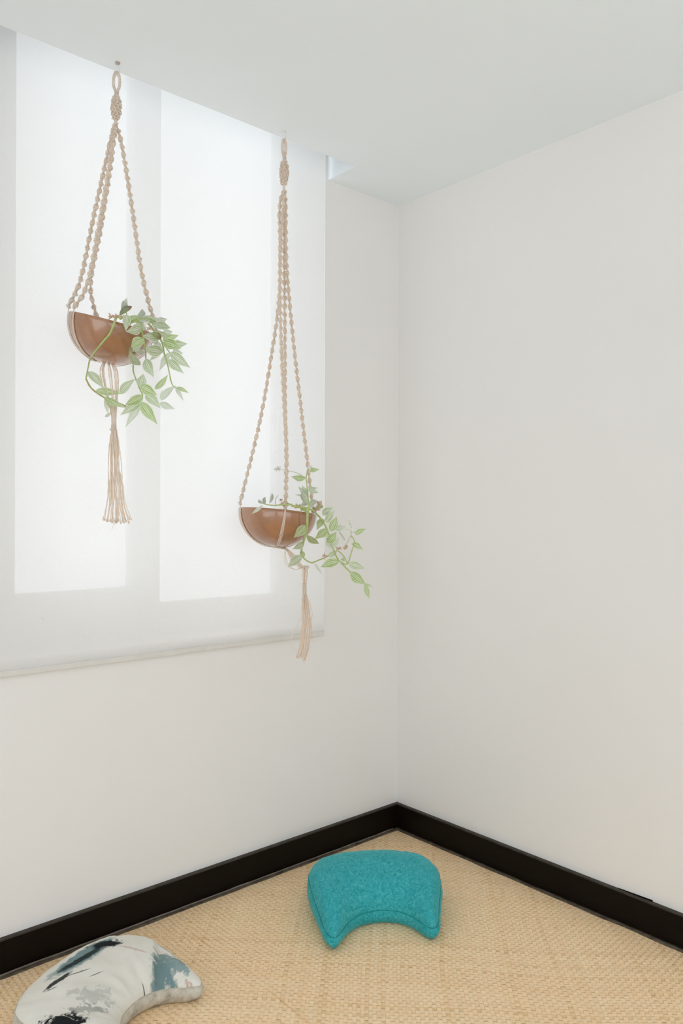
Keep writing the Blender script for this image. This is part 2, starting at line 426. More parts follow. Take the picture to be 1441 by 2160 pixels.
def link_strips(name, lst, stuff=False):
    vs = []; fs = []; tint = []
    for s in lst:
        v, f, tn = strip_mesh(s); n = len(vs); vs += v; tint += tn; fs += [tuple(i+n for i in q) for q in f]
    if not fs: return
    me = bpy.data.meshes.new(name); me.from_pydata([(x-MX1, y-MX1, z) for x, y, z in vs], [], fs)
    at_ = me.attributes.new('tint', 'FLOAT_COLOR', 'POINT'); at_.data.foreach_set('color', [c for q in tint for c in q])
    me.materials.append(M['straw'])
    o = bpy.data.objects.new(name, me); COL.objects.link(o); o.parent = mat_e
    if stuff: o['kind'] = 'stuff'
for s in ranked[:300]: link_strips('strip', [s])
link_strips('outer_strips', ranked[300:], True)
# cloth edging that stands up a little against the baseboards
def edging(name, pts, wid, zt, m):
    mb = MB()
    for i, (p, inn) in enumerate(pts):
        jz = 0.0015*mnoise.noise(Vector((p[0]*14, p[1]*14, 2))); jw = 1+0.25*mnoise.noise(Vector((p[0]*9, p[1]*9, 7)))
        q = (p[0]+inn[0]*wid*jw, p[1]+inn[1]*wid*jw)
        mb.v += [(p[0], p[1], 0.001), (p[0], p[1], zt+jz), (p[0]+inn[0]*wid*0.5, p[1]+inn[1]*wid*0.5, zt*0.85+jz), (q[0], q[1], 0.0062), (q[0], q[1], 0.001)]
    n = len(pts)
    for i in range(n-1):
        for k in range(4): mb.f.append((i*5+k, i*5+k+1, i*5+6+k, i*5+5+k))
    return mb.build(name, m, mat_e, True)
e0 = -BT-0.0015
edging('edge_binding', [((-0.03-2.15*i/120, e0), (0, -1)) for i in range(121)], 0.016, 0.009, M['edging'])
edging('edge_binding', [((e0, e0-2.15*i/120), (-1, 0)) for i in range(121)], 0.016, 0.009, M['edging'])
mb = MB(); mb.tube([(-0.045-1.6*i/80, e0-0.004+0.0015*mnoise.noise(Vector((i*0.3, 0, 0))), 0.0105+0.001*mnoise.noise(Vector((i*0.25, 5, 0)))) for i in range(81)], 0.0032, 6)
tag(mb.build('edge_cord', M['grey_edging'], mat_e, True), 'grey rolled cord along the mat edge')
# long creases pressed into the mat
for (pa, pb) in (((486, 2029), (517, 2050)), ((564, 2087), (660, 2163)), ((405, 1968), (446, 2000))):
    a, b = on_z(*pa, 0.0062), on_z(*pb, 0.0062)
    mb = MB(); mb.tube([a.lerp(b, i/12)+Vector((0, 0, -0.0002+0.0003*math.sin(i))) for i in range(13)], 0.0007, 4); mb.build('crease', M['straw'], mat_e)

# ------------------------------------------------------------------ crescent cushions
HALF = [(0, .125), (.055, .115), (.100, .080), (.128, .030), (.150, .000), (.172, .018), (.198, .095), (.222, .190), (.224, .270), (.192, .345), (.115, .385), (0, .398)]
SPINE_HALF = [(0, .262), (.07, .256), (.125, .215), (.158, .145), (.160, .085), (.152, .050)]
def crescent_outline(n_per=10):
    full = HALF + [(-x, y) for x, y in HALF[-2:0:-1]]
    N = len(full); pts = []
    for i in range(N):
        p0, p1, p2, p3 = (Vector(full[(i+k) % N]) for k in (-1, 0, 1, 2))
        for k in range(n_per):
            t = k/n_per
            pts.append(0.5*((2*p1) + (p2-p0)*t + (2*p0-5*p1+4*p2-p3)*t*t + (3*p1-p0-3*p2+p3)*t**3))
    return pts
def sstep(a, b, x):
    t = min(max((x-a)/(b-a), 0), 1); return t*t*(3-2*t)
def cushion(name, loc, rot, tip_h, back_h, dome, mat_top, mat_side, mat_seam, seed, crease=None, skew=(0, 0, 0), scale=1.0):
    root = empty(name, loc, YAW-math.pi/2+rot)
    raw = crescent_outline(); NR_ = len(raw); tipi = 4*10
    def even(pts, n):
        L = [0.0]
        for a, b in zip(pts[:-1], pts[1:]): L.append(L[-1]+(b-a).length)
        out = []; k = 0
        for i in range(n+1):
            q = L[-1]*i/n
            while k < len(L)-2 and L[k+1] < q: k += 1
            out.append(pts[k].lerp(pts[k+1], min(1, max(0, (q-L[k])/max(1e-9, L[k+1]-L[k])))))
        return out
    NS = 84
    def shape(p):
        k = 1-sstep(0.0, 0.24, p.y); sl = k*sstep(0.02, -0.14, p.x) if False else k*min(1, max(0, -p.x/0.15))
        q = Vector((p.x*(skew[2] if p.y > 0.1 else 1.0 + (skew[2]-1.0)*sstep(0.0, 0.1, p.y)) if skew[2] else p.x, p.y))
        q = q + Vector((skew[0]*k, skew[1]*sl)); return Vector((q.x*scale, 0.2+(q.y-0.2)*scale))
    raw = [shape(p) for p in raw]
    inner = even([raw[i % NR_] for i in range(-tipi, tipi+1)], NS)            # left tip, arch, right tip
    outer = even([raw[i] for i in range(tipi, NR_-tipi+1)][::-1], NS)         # left tip, back, right tip
    OUT = inner + outer[::-1][1:-1]; N = len(OUT)
    def hs(p, i):
        f = sstep(-0.02, 0.24, p.y)
        if i <= NS: f *= 0.06                     # the inner arch keeps the low band of the tips
        return tip_h+(back_h-tip_h)*f
    nor = []
    for i in range(N):
        tg = OUT[(i+1) % N]-OUT[i-1]; nor.append(Vector((tg.y, -tg.x)).normalized())
    ripple = [0.0022*mnoise.noise(Vector((i*0.45, seed, 0)))*(1 if OUT[i].y > 0.14 else 0.4) for i in range(N)]
    seam = [Vector((OUT[i].x+nor[i].x*ripple[i], OUT[i].y+nor[i].y*ripple[i], hs(OUT[i], i)+ripple[i]*1.3)) for i in range(N)]
    K = 26; top = MB(); uv = []
    for i in range(NS+1):
        a3 = seam[i]; b3 = seam[i] if i in (0, NS) else seam[N-i]
        full = math.sin(math.pi*min(1, max(0, i/NS)))**0.55
        for k in range(K+1):
            t = (1-math.cos(math.pi*k/K))/2
            p = a3.lerp(b3, t); ts = t**0.82; ed = max(0.0, 1-abs(2*ts-1)**2.3)**0.62
            p.z += dome*full*ed
            am = min(1, ed*1.5)*full
            p.z += am*(0.004*mnoise.noise(Vector((p.x*16, p.y*16, seed)))+0.0018*mnoise.noise(Vector((p.x*42, p.y*42, seed+3))))
            if p.y < 0.27 and abs(p.x) < 0.11:
                p.z += 0.0022*math.sin(math.atan2(p.x, p.y-0.02)*24+2*mnoise.noise(Vector((p.x*12, p.y*12, 1))))*max(0, 1-abs(t-0.18)/0.2)*am
            if crease:
                dl = (p.x-crease[0][0])*crease[1][1]-(p.y-crease[0][1])*crease[1][0]; p.z -= crease[2]*min(1, ed*1.6)*(math.exp(-(dl/0.045)**2) if dl*crease[3] > 0 else math.exp(-(dl/0.007)**2))
            top.v.append(tuple(p)); uv.append((p.x, p.y))
    for i in range(NS):
        for k in range(K): top.f.append((i*(K+1)+k, (i+1)*(K+1)+k, (i+1)*(K+1)+k+1, i*(K+1)+k+1))
    top.uv = uv
    def build(mb, nm, m):
        me_parent = root
        o = MB.build(mb, nm, m, None, True); o.parent = me_parent; return o
    build(top, 'top_panel', mat_top)
    side = MB(); KS = 9; uv = []
    for k in range(KS+1):
        t = k/KS; bul = -0.016*(1-t)**2.5 + 0.0075*math.sin(math.pi*t)
        for i in range(N):
            f = 0.55 if (OUT[i].y < 0.13 and abs(OUT[i].x) < 0.125) else 1.0
            wr = 0.0015*mnoise.noise(Vector((OUT[i].x*30, OUT[i].y*30, t*2+seed)))*math.sin(math.pi*t)
            side.v.append((seam[i].x+nor[i].x*(bul*f+wr), seam[i].y+nor[i].y*(bul*f+wr), 0.0015+(seam[i].z-0.0015)*t)); uv.append((i/N*8, t))
    for k in range(KS):
        for i in range(N):
            j = (i+1) % N; side.f.append((k*N+i, k*N+j, (k+1)*N+j, (k+1)*N+i))
    for i in range(NS):
        a_, b_ = i, i+1; c_ = (N-b_) % N if b_ < NS else NS; d_ = (N-a_) % N if a_ > 0 else 0
        q_ = [a_, d_, c_, b_]; q_ = [x for n_, x in enumerate(q_) if x not in q_[:n_]]
        if len(q_) > 2: side.f.append(tuple(q_))
    side.uv = uv
    build(side, 'side_band', mat_side)
    pp = MB(); pp.tube([Vector((seam[i].x+nor[i].x*0.0008, seam[i].y+nor[i].y*0.0008, seam[i].z)) for i in range(N)], 0.0014, 6, closed=True)
    build(pp, 'seam_piping', mat_seam)
    return root

RTH = Vector((math.sin(YAW), -math.cos(YAW), 0)); FWH = Vector((math.cos(YAW), math.sin(YAW), 0))
def cush_loc(s, d, rot):
    """floor position that puts the plan centre (0, 0.2) at lateral s, distance d"""
    c = Vector((CAM.x, CAM.y, 0)) + RTH*s + FWH*d
    a = YAW-math.pi/2+rot
    return c - Vector((-math.sin(a)*0.2, math.cos(a)*0.2, 0)) + Vector((0, 0, 0.0055))
rot1 = math.radians(8)
cushion1 = cushion('crescent_cushion', cush_loc(0.118, 2.565, rot1), rot1, 0.043, 0.098, 0.075, M['teal'], M['teal'], M['teal_seam'], 3.0, skew=(-0.014, -0.012, 0.965))
tag(cushion1, 'teal suede crescent cushion lying on the mat in the corner', 'cushion', 'crescent floor cushions')

rot2 = math.radians(68); loc2 = cush_loc(-0.60, 2.03, rot2)
A2 = YAW-math.pi/2+rot2
def plan2(px, py, h):
    d = on_z(px, py, h)-Vector((loc2.x, loc2.y, 0)); c, s = math.cos(A2), math.sin(A2)
    return (d.x*c+d.y*s, -d.x*s+d.y*c)
CR_A = Vector(plan2(334, 2015, 0.10)); CR_B = Vector(plan2(328, 2135, 0.06)); CR_D = (CR_B-CR_A).normalized(); CR_T = Vector(plan2(400, 2075, 0.06))-CR_A; CR_S = CR_T.x*CR_D.y-CR_T.y*CR_D.x
def printed_cloth():
    t = NT('painted_print_cotton')
    uv = t.n('ShaderNodeTexCoord').outputs['UV']
    n_f = t.noise(110, 4, 0.7, vec=uv); n_m = t.noise(38, 4, 0.65, vec=uv, dist=1.0); n_l = t.noise(14, 3, vec=uv)
    col = t.ramp(n_l, [(0.3, (0.74, 0.72, 0.65)), (0.7, (0.81, 0.79, 0.73))])
    def mask(pa, pb, wid, rag=0.6, soft=0.35, h=0.13, src=None):
        a, b = Vector(plan2(*pa, h)), Vector(plan2(*pb, h)); c = (a+b)/2; L = (b-a).length/2; ang = math.atan2((b-a).y, (b-a).x)
        mp = t.n('ShaderNodeMapping'); mp.vector_type = 'TEXTURE'
        mp.inputs['Location'].default_value = (c.x, c.y, 0); mp.inputs['Rotation'].default_value = (0, 0, ang); mp.inputs['Scale'].default_value = (L, wid, 1)
        t.link(uv, mp.inputs[0])
        ln = t.n('ShaderNodeVectorMath', operation='LENGTH'); t.link(mp.outputs[0], ln.inputs[0])
        v = t.math('ADD', ln.outputs['Value'], t.math('MULTIPLY', t.math('SUBTRACT', src or n_m, 0.5), rag*4))
        mr = t.n('ShaderNodeMapRange'); mr.inputs[1].default_value = 1.0+soft/2; mr.inputs[2].default_value = 1.0-soft/2; t.link(v, mr.inputs[0])
        return mr.outputs[0]
    BLK = (0.012, 0.016, 0.016); TEAL = (0.16, 0.26, 0.27); PINK = (0.52, 0.33, 0.30); GREEN = (0.30, 0.36, 0.30)
    for pa, pb, wd, rag, c, mx_ in (
        ((110, 2075), (235, 1990), 0.030, 0.25, TEAL, 0.95), ((120, 2068), (215, 2012), 0.012, 0.3, (0.02, 0.03, 0.03), 0.95),
        ((185, 2012), (255, 2000), 0.020, 0.5, BLK, 1.0), ((95, 2082), (150, 2045), 0.008, 0.25, BLK, 0.95),
        ((250, 2008), (312, 2016), 0.004, 0.6, PINK, 0.5), ((170, 2085), (235, 2080), 0.026, 1.4, (0.25, 0.28, 0.26), 0.38),
        ((85, 2155), (175, 2130), 0.034, 0.8, BLK, 1.0), ((150, 2118), (220, 2098), 0.012, 1.4, (0.12, 0.14, 0.13), 0.5),
        ((140, 2055), (190, 2036), 0.0016, 0.2, BLK, 0.9), ((188, 2050), (218, 2038), 0.0014, 0.2, BLK, 0.9), ((95, 2085), (120, 2076), 0.0014, 0.2, BLK, 0.9),
        ((300, 2035), (313, 2053), 0.0015, 0.2, BLK, 0.9), ((300, 2115), (313, 2142), 0.0018, 0.3, (0.08, 0.07, 0.05), 0.9), ((270, 2124), (282, 2135), 0.002, 0.4, (0.10, 0.04, 0.04), 0.9),
        ((212, 2146), (222, 2137), 0.002, 0.4, BLK, 0.9), ((285, 2082), (312, 2128), 0.004, 0.5, (0.40, 0.33, 0.24), 0.6),
        ((338, 2020), (352, 2120), 0.030, 0.35, TEAL, 0.95), ((345, 2025), (395, 2050), 0.022, 0.5, (0.22, 0.32, 0.33), 0.9),
        ((380, 2110), (412, 2085), 0.018, 0.5, PINK, 0.95), ((392, 2060), (424, 2080), 0.008, 0.5, PINK, 0.7), ((350, 2060), (372, 2100), 0.008, 0.6, (0.62, 0.62, 0.55), 0.9),
        ((332, 2085), (338, 2118), 0.006, 0.6, BLK, 0.9), ((398, 2062), (418, 2082), 0.003, 0.3, (0.7, 0.69, 0.62), 0.9), ((372, 2065), (384, 2100), 0.003, 0.4, GREEN, 0.7)):
        hh = 0.075 if pa[0] >= 320 else 0.098 if pa[1] < 2083 and pb[1] < 2020 else 0.125
        m_ = mask(pa, pb, wd, rag, 0.35, hh, n_m if wd > 0.01 else n_f)
        col = t.mix(t.math('MULTIPLY', m_, mx_), col, c)
    t.set(col, 0.85, 0.15); t.bump(t.noise(600, 2, vec=uv), 0.15, 0.001); return t.m
M['print'] = printed_cloth()
t = NT('print_side_band'); t.set(t.ramp(t.noise(30, 4, 0.65), [(0.30, (0.26, 0.24, 0.20)), (0.46, (0.52, 0.49, 0.42)), (0.68, (0.68, 0.65, 0.58))]), 0.85, 0.15); M['print_side'] = t.m
t = NT('print_seam'); t.set(t.ramp(t.noise(50, 3), [(0.3, (0.42, 0.40, 0.34)), (0.7, (0.62, 0.60, 0.54))]), 0.85, 0.15); M['print_seam'] = t.m
cushion2 = cushion('crescent_cushion', loc2, rot2, 0.045, 0.085, 0.045, M['print'], M['print_side'], M['print_seam'], 8.0, crease=(CR_A, CR_D, 0.024, CR_S), scale=0.94)
tag(cushion2, 'white paint-splash print cushion with black and teal smears by the left baseboard', 'cushion', 'crescent floor cushions')

# ------------------------------------------------------------------ hanging planters
HK = [on_z(248, 132, H), on_z(599, 279, H)]
DEP = [(h-CAM).dot(FW) for h in HK]
for i, (h, lab) in enumerate(zip(HK, ('screw hook in the ceiling above the planter at the far left', 'small white screw hook in the ceiling near the recess corner'))):
    e = empty('ceiling_hook', h); tag(e, lab, 'hook', 'ceiling hooks')
    mb = MB(); mb.tube([h+Vector((0, 0, -0.006)), h+Vector((0, 0, -0.003)), h], [0.004, 0.0065, 0.007], 12); mb.build('plate', M['plate'] if i == 0 else M['hook'], e, True)
    pts = [h+Vector((0, 0, -0.004)), h-UP*0.012+RT*0.001, h-UP*0.018+RT*0.004, h-UP*0.026+RT*0.0065, h-UP*0.034+RT*0.004, h-UP*0.0375-RT*0.002, h-UP*0.034-RT*0.008, h-UP*0.028-RT*0.009]
    if i == 1: pts = [h + (p-h)*0.8 for p in pts]
    mb = MB(); mb.tube(smooth_path(pts, 5), 0.0016, 7); mb.build('wire', M['hook'], e, True)

def spiral_cord(path, half_turn, a=0.0068, b=0.0013, rt=0.0015, phase=0.0, seed=0):
    """spiral macrame sinnet: stacked flat half knots, each turned a little against the last"""
    mb = MB(); step = half_turn/6.0; pts = resample(path, step); n = len(pts); rr = random.Random(seed)
    mb.tube(pts[::3]+[pts[-1]], 0.0020, 6)
    ph = phase
    for i, p in enumerate(pts):
        tdir = (pts[min(i+1, n-1)]-pts[max(i-1, 0)]).normalized()
        x0 = (RT - tdir*RT.dot(tdir)).normalized(); y0 = tdir.cross(x0)
        ph += math.pi/6*rr.uniform(0.8, 1.2); ca, sa = math.cos(ph), math.sin(ph)
        x = x0*ca+y0*sa; y = -x0*sa+y0*ca
        sc_ = rr.uniform(0.88, 1.1); tilt = 0.0019
        ring = [p + x*(a*sc_*math.cos(q)) + y*(b*math.sin(q)*1.2) + tdir*(tilt*math.sin(q)+tilt*0.6*math.cos(q)) for q in (2*math.pi*k/10 for k in range(10))]
        mb.tube(ring, rt, 5, closed=True)
        for _ in range(2):
            q = rr.uniform(0, 2*math.pi); o_ = p+x*(a*math.cos(q))+y*(b*math.sin(q)*1.2); dv = (x*math.cos(q)+y*math.sin(q)+tdir*rr.uniform(-1.2, 1.2)).normalized()
            mb.tube([o_, o_+dv*rr.uniform(0.002, 0.0042)+tdir*rr.uniform(-.001, .001)], [0.00035, 0.00012], 3, cap=False)
    return mb

def crown_knot(top, bot, rmax, seed):
    """bulb of interlaced knots"""
    mb = MB(); ax = bot-top; L = ax.length; tdir = ax.normalized(); x0 = (RT-tdir*RT.dot(tdir)).normalized(); y0 = tdir.cross(x0); rr = random.Random(seed)
    prof = lambda s: rmax*(0.42+0.58*math.sin(math.pi*s**0.9)**0.7)
    for lv in range(7):
        sv = 0.06+0.88*lv/6; nk = 7 if 0 < lv < 6 else 5
        for k in range(nk):
            a_ = 2*math.pi*(k+0.5*(lv % 2))/nk+rr.uniform(-.12, .12); r = prof(sv)*0.74
            rad = x0*math.cos(a_)+y0*math.sin(a_); tan = -x0*math.sin(a_)+y0*math.cos(a_)
            c = top+ax*(sv+rr.uniform(-.02, .02))+rad*r; tw = rr.choice((-0.7, 0.7)); u_ = tan*math.cos(tw)+tdir*math.sin(tw); v_ = -tan*math.sin(tw)+tdir*math.cos(tw)
            ra = 2*math.pi*r/nk*0.62; rb = L/7*0.55
            mb.tube([c+u_*ra*math.cos(q)+v_*rb*math.sin(q)+rad*0.0022*math.cos(2*q) for q in (2*math.pi*j/10 for j in range(10))], 0.0019, 5, closed=True)
    mb.tube([top-ax*0.22, top, top+ax*0.25, top+ax*0.6, bot], [rmax*0.34, rmax*0.36, rmax*0.66, rmax*0.68, rmax*0.36], 9)
    for k in range(5):
        a_ = 2*math.pi*k/5; rad = x0*math.cos(a_)+y0*math.sin(a_)
        mb.tube([top-ax*0.24+rad*rmax*0.3, top+rad*rmax*0.34, top+ax*0.2+rad*rmax*0.7], 0.0017, 5)
    return mb

def hanger_loop(cx, y_top, y_bot, d, wpx, tube_px):
    mb = MB(); k = d/F_PX; pts = []
    for i in range(28):
        q = 2*math.pi*i/28; yy = math.cos(q); ww = math.sin(q)*(wpx/2-tube_px/2)*(1.0 if yy > 0 else 1-0.25*yy*yy)
        pts.append(P3(cx+ww, (y_top+y_bot)/2-yy*((y_bot-y_top)/2-tube_px/2), d))
    r = tube_px/2*k
    mb.tube(pts, r*0.86, 8, closed=True)
    # fine wrapping
    wr = smooth_path(pts+[pts[0]], 6); hel = []
    for i, p in enumerate(wr[:-1]):
        td = (wr[i+1]-p).normalized(); x = FW; y = td.cross(x).normalized(); a_ = i*1.15
        hel.append(p+(x*math.cos(a_)+y*math.sin(a_))*r*0.85)
    mb.tube(hel, 0.0011, 4, cap=False)
    return mb

class Bowl:
    def __init__(s, center, normal, Rr, depth):
        s.c = center; s.n = normal.normalized(); s.R = Rr; s.D = depth
        s.x = (RT-s.n*RT.dot(s.n)).normalized(); s.y = s.n.cross(s.x)      # x: right, y: away from the camera
    def pt(s, az, t, off=0.0):
        """az measured from the right, counter-clockwise seen from above; t 0 rim .. 1 bottom"""
        a = t*math.pi/2; r = (s.R+off)*math.cos(a)**0.92 if a < math.pi/2-1e-6 else 0; z = -(s.D+off)*math.sin(a)
        return s.c+(s.x*math.cos(az)+s.y*math.sin(az))*r+s.n*z
def make_bowl(B, label):
    e = empty('hanging_bowl', B.c-B.n*B.D); tag(e, label, 'bowl', 'hanging clay bowls')
    mb = MB(); SEG = 56; prof = []
    for k in range(15): t_ = k/14; prof.append((B.R*math.cos(t_*math.pi/2)**0.92 if k < 14 else 0.0, -B.D*math.sin(t_*math.pi/2)))
    prof = prof[::-1]                                            # bottom .. rim, outside
    prof += [(B.R-0.001, 0.0012), (B.R-0.004, 0.0012), (B.R-0.006, -0.001)]
    for k in range(1, 9): t_ = k/9; prof.append(((B.R-0.006)*math.cos(t_*math.pi/2)**0.92, -(B.D-0.006)*math.sin(t_*math.pi/2)))
    prof.append((0.0, -(B.D-0.006)))
    for r, z in prof:
        for i in range(SEG):
            a = 2*math.pi*i/SEG; mb.v.append(B.c+(B.x*math.cos(a)+B.y*math.sin(a))*max(r, 0.0004)+B.n*z)
    for k in range(len(prof)-1):
        for i in range(SEG):
            j = (i+1) % SEG; mb.f.append((k*SEG+i, k*SEG+j, (k+1)*SEG+j, (k+1)*SEG+i))
    mb.f.append(tuple(range(SEG-1, -1, -1))); mb.f.append(tuple((len(prof)-1)*SEG+i for i in range(SEG)))
    mb.build('bowl_body', M['bowl'], e, True)
    return e

k1, k2 = DEP[0]/F_PX, DEP[1]/F_PX
B1 = Bowl(P3(237, 682, DEP[0]), UP + RT*0.25 - FW*0.11, 88*k1, 86*k1)
B2 = Bowl(P3(586, 1080, DEP[1]), UP + RT*0.085 + FW*0.075, 83*k2, 74*k2)
make_bowl(B1, 'tilted glossy brown bowl hanging nearest the left edge of the window')
make_bowl(B2, 'level glossy brown bowl hanging lower, nearest the corner')

def make_hanger(label, B, d, loop, knot, neck, cords, gather, tail, seed):
    e = empty('macrame_hanger', P3(*gather, d)); tag(e, label, 'plant hanger', 'macrame plant hangers')
    hanger_loop(*loop[:3], d, *loop[3:]).build('hanging_loop', M['jute'], e, True)
    crown_knot(P3(*knot[0], d), P3(*knot[1], d), knot[2], seed).build('crown_knot', M['jute'], e, True)
    mb = MB(); mb.tube([P3(*knot[1], d), P3(*neck, d)], [0.0042, 0.0045], 8); mb.build('neck', M['jute'], e, True)
    gp = P3(*gather, d)
    rr = random.Random(seed)
    for i, (pts, az, ht) in enumerate(cords):
        path = [P3(x, y, d+o) for x, y, o in pts]; path.append(B.pt(az, 0.0, 0.006)+B.n*0.008)
        spiral_cord(resample(smooth_path(path, 10), 0.002), ht, phase=i*0.9, seed=seed+i).build('knotted_cord', M['jute'], e, True)
        mb = MB(); top = B.pt(az, 0.0, 0.004)+B.n*0.010
        for s in range(4):
            off = (s-1.5)*0.0028; pp = [top]
            for q in range(0, 11):
                t_ = q/11*0.96; spread = (off+rr.uniform(-.0007, .0007))*(0.4+0.6*math.sin(math.pi*t_))
                p = B.pt(az, t_, 0.0022); side = B.n.cross(p-B.c).normalized()
                pp.append(p+side*spread)
            g2 = gp+RT*rr.uniform(-.004, .004)+UP*rr.uniform(-.003, .003); pp.append(g2)
            mb.tube(smooth_path(pp, 2), 0.0013, 5)
        mb.tube([top-B.n*0.002+B.x*0.0, top+B.n*0.006], 0.0042, 7)
        mb.build('bowl_string', M['jute'], e, True)
    tail(e, gp, d)
    return e

FZ = random.Random(77)
def strand(mb, pts, r=0.0012, knot=0.0):
    path = smooth_path(pts, 6); n_ = len(path)
    mb.tube([p+RT*(0.0006*math.sin(i*1.9+r*1e5)) for i, p in enumerate(path)], [r*(1+0.22*math.sin(i*2.4)) for i in range(n_)], 5)
    for _ in range(3):
        i = FZ.randrange(1, n_-1); dv = (RT*FZ.uniform(-1, 1)+FW*FZ.uniform(-1, 1)+UP*FZ.uniform(-.8, .8)).normalized()
        mb.tube([path[i], path[i]+dv*FZ.uniform(0.002, 0.004)], [0.0003, 0.0001], 3, cap=False)
    if knot: mb.tube([pts[-1]+UP*knot*1.2, pts[-1], pts[-1]-UP*knot*1.6], [knot*0.5, knot, knot*0.9], 6)

def tail1(e, gp, d):
    rr = random.Random(21)
    mb = MB()
    for i in range(16):                                    # loose strings under the bowl down to the tie
        a = rr.uniform(-1, 1); q = rr.uniform(-1, 1)*0.012
        pts = [gp+RT*a*0.008, P3(229+a*18, 780, d+q), P3(233+a*17, 812, d+q*1.2), P3(238+a*9, 852, d+q*0.7), P3(240+a*5, 880, d+q*0.3), P3(240+a*4, 905, d+q*0.2)]
        strand(mb, pts)
    mb.build('loose_strings', M['jute'], e, True)
    mb = MB(); pts = [P3(240+0.2*math.cos(i), 898+i*0.55, d) for i in range(20)]
    mb.tube([P3(240, 856, d), P3(240.5, 880, d), P3(240, 906, d)], [0.0045, 0.0062, 0.0068], 8)
    hel = [P3(240, 896+i*0.32, d)+(RT*math.cos(i*0.9)+FW*math.sin(i*0.9))*0.0072 for i in range(40)]; mb.tube(hel, 0.0012, 5)
    hel = [P3(233.5, 906, d-0.004)+(RT*math.cos(i*0.8)+UP*math.sin(i*0.8))*0.0022*(1+0.3*math.sin(i)) for i in range(16)]; mb.tube(hel, 0.0013, 5)
    mb.build('tie_knot', M['jute'], e, True)
    mb = MB()
    for i in range(24):
        a = -1+2*(i+rr.random())/24; q = rr.uniform(-1, 1)*0.014; wv_ = rr.uniform(-3, 3)
        xe = 245+a*28+rr.uniform(-3, 3)
        if a > 0.75: xe += 4
        pts = [P3(241+a*5, 905, d+q*0.2), P3(241+a*11, 940, d+q*0.6), P3(242+a*13+wv_, 985, d+q), P3(244+a*17-wv_*0.6, 1030, d+q*1.1), P3(245+a*20+wv_*0.5, 1062, d+q*1.2), P3(xe, 1098+rr.uniform(-5, 4), d+q*1.3)]
        strand(mb, pts, 0.00125, 0.0028)
    pts = [P3(241, 1090, d), P3(240, 1105, d), P3(236, 1117, d)]; strand(mb, pts, 0.0007)
    mb.build('tassel', M['jute'], e, True)

def tail2(e, gp, d):
    rr = random.Random(33)
    mb = MB()
    for i in range(14):
        a = rr.uniform(-1, 1); q = rr.uniform(-1, 1)*0.010
        pts = [gp+RT*a*0.006, P3(608+a*5, 1163, d+q), P3(618+a*10, 1180+a*-3, d+q), P3(631+a*9, 1192+abs(a)*3, d+q), P3(641+a*9, 1198, d+q*0.8), P3(641+a*8, 1215, d+q*0.7), P3(642+a*4, 1235, d+q*0.3)]
        strand(mb, pts)
    for dx in (-1, 0.4):
        pts = [P3(602, 1160, d), P3(602+dx*2, 1175, d), P3(608+dx*3, 1192, d), P3(622+dx, 1201, d), P3(634, 1199, d)]; strand(mb, pts)
    mb.build('loose_strings', M['jute'], e, True)
    mb = MB()
    for i in range(8):
        hel = [P3(632+i*2.7, 1196, d)+(RT*math.cos(k)*0.6+UP*math.sin(k)+FW*0.5*math.cos(k))*0.0045 for k in range(7)]; mb.tube(hel, 0.0015, 5)
    mb.build('tie_knot', M['jute'], e, True); mb = MB()
    mb.tube([P3(642, 1230, d), P3(643, 1255, d)], 0.0058, 8)
    hel = [P3(642.5, 1233+i*0.34, d)+(RT*math.cos(i*1.05)+FW*math.sin(i*1.05))*0.0064 for i in range(62)]; mb.tube(hel, 0.0012, 5)
    mb.build('wrap_cord', M['jute'], e, True)
    mb = MB()
    for i in range(22):
        a = -1+2*(i+rr.random())/22; q = rr.uniform(-1, 1)*0.014; wv_ = rr.uniform(-4, 4)
        pts = [P3(643+a*3.5, 1252, d+q*0.2), P3(645+a*8, 1280, d+q*0.7), P3(648+a*9+wv_*.5, 1310, d+q), P3(646+a*11+wv_, 1340, d+q*1.1), P3(642+a*11-wv_*0.5, 1365, d+q*1.1), P3(636+a*10+wv_*.4, 1390+rr.uniform(-6, 6), d+q)]
        strand(mb, pts, 0.00125)
    strand(mb, [P3(641, 1296, d), P3(628, 1318, d), P3(615, 1342, d), P3(617, 1362, d), P3(628, 1382, d)], 0.0009)
    strand(mb, [P3(647, 1258, d), P3(655, 1275, d), P3(659, 1295, d), P3(657, 1311, d)], 0.0011)
    strand(mb, [P3(641, 1380, d), P3(643, 1398, d), P3(648, 1410, d)], 0.0007)
    mb.build('tassel', M['jute'], e, True)

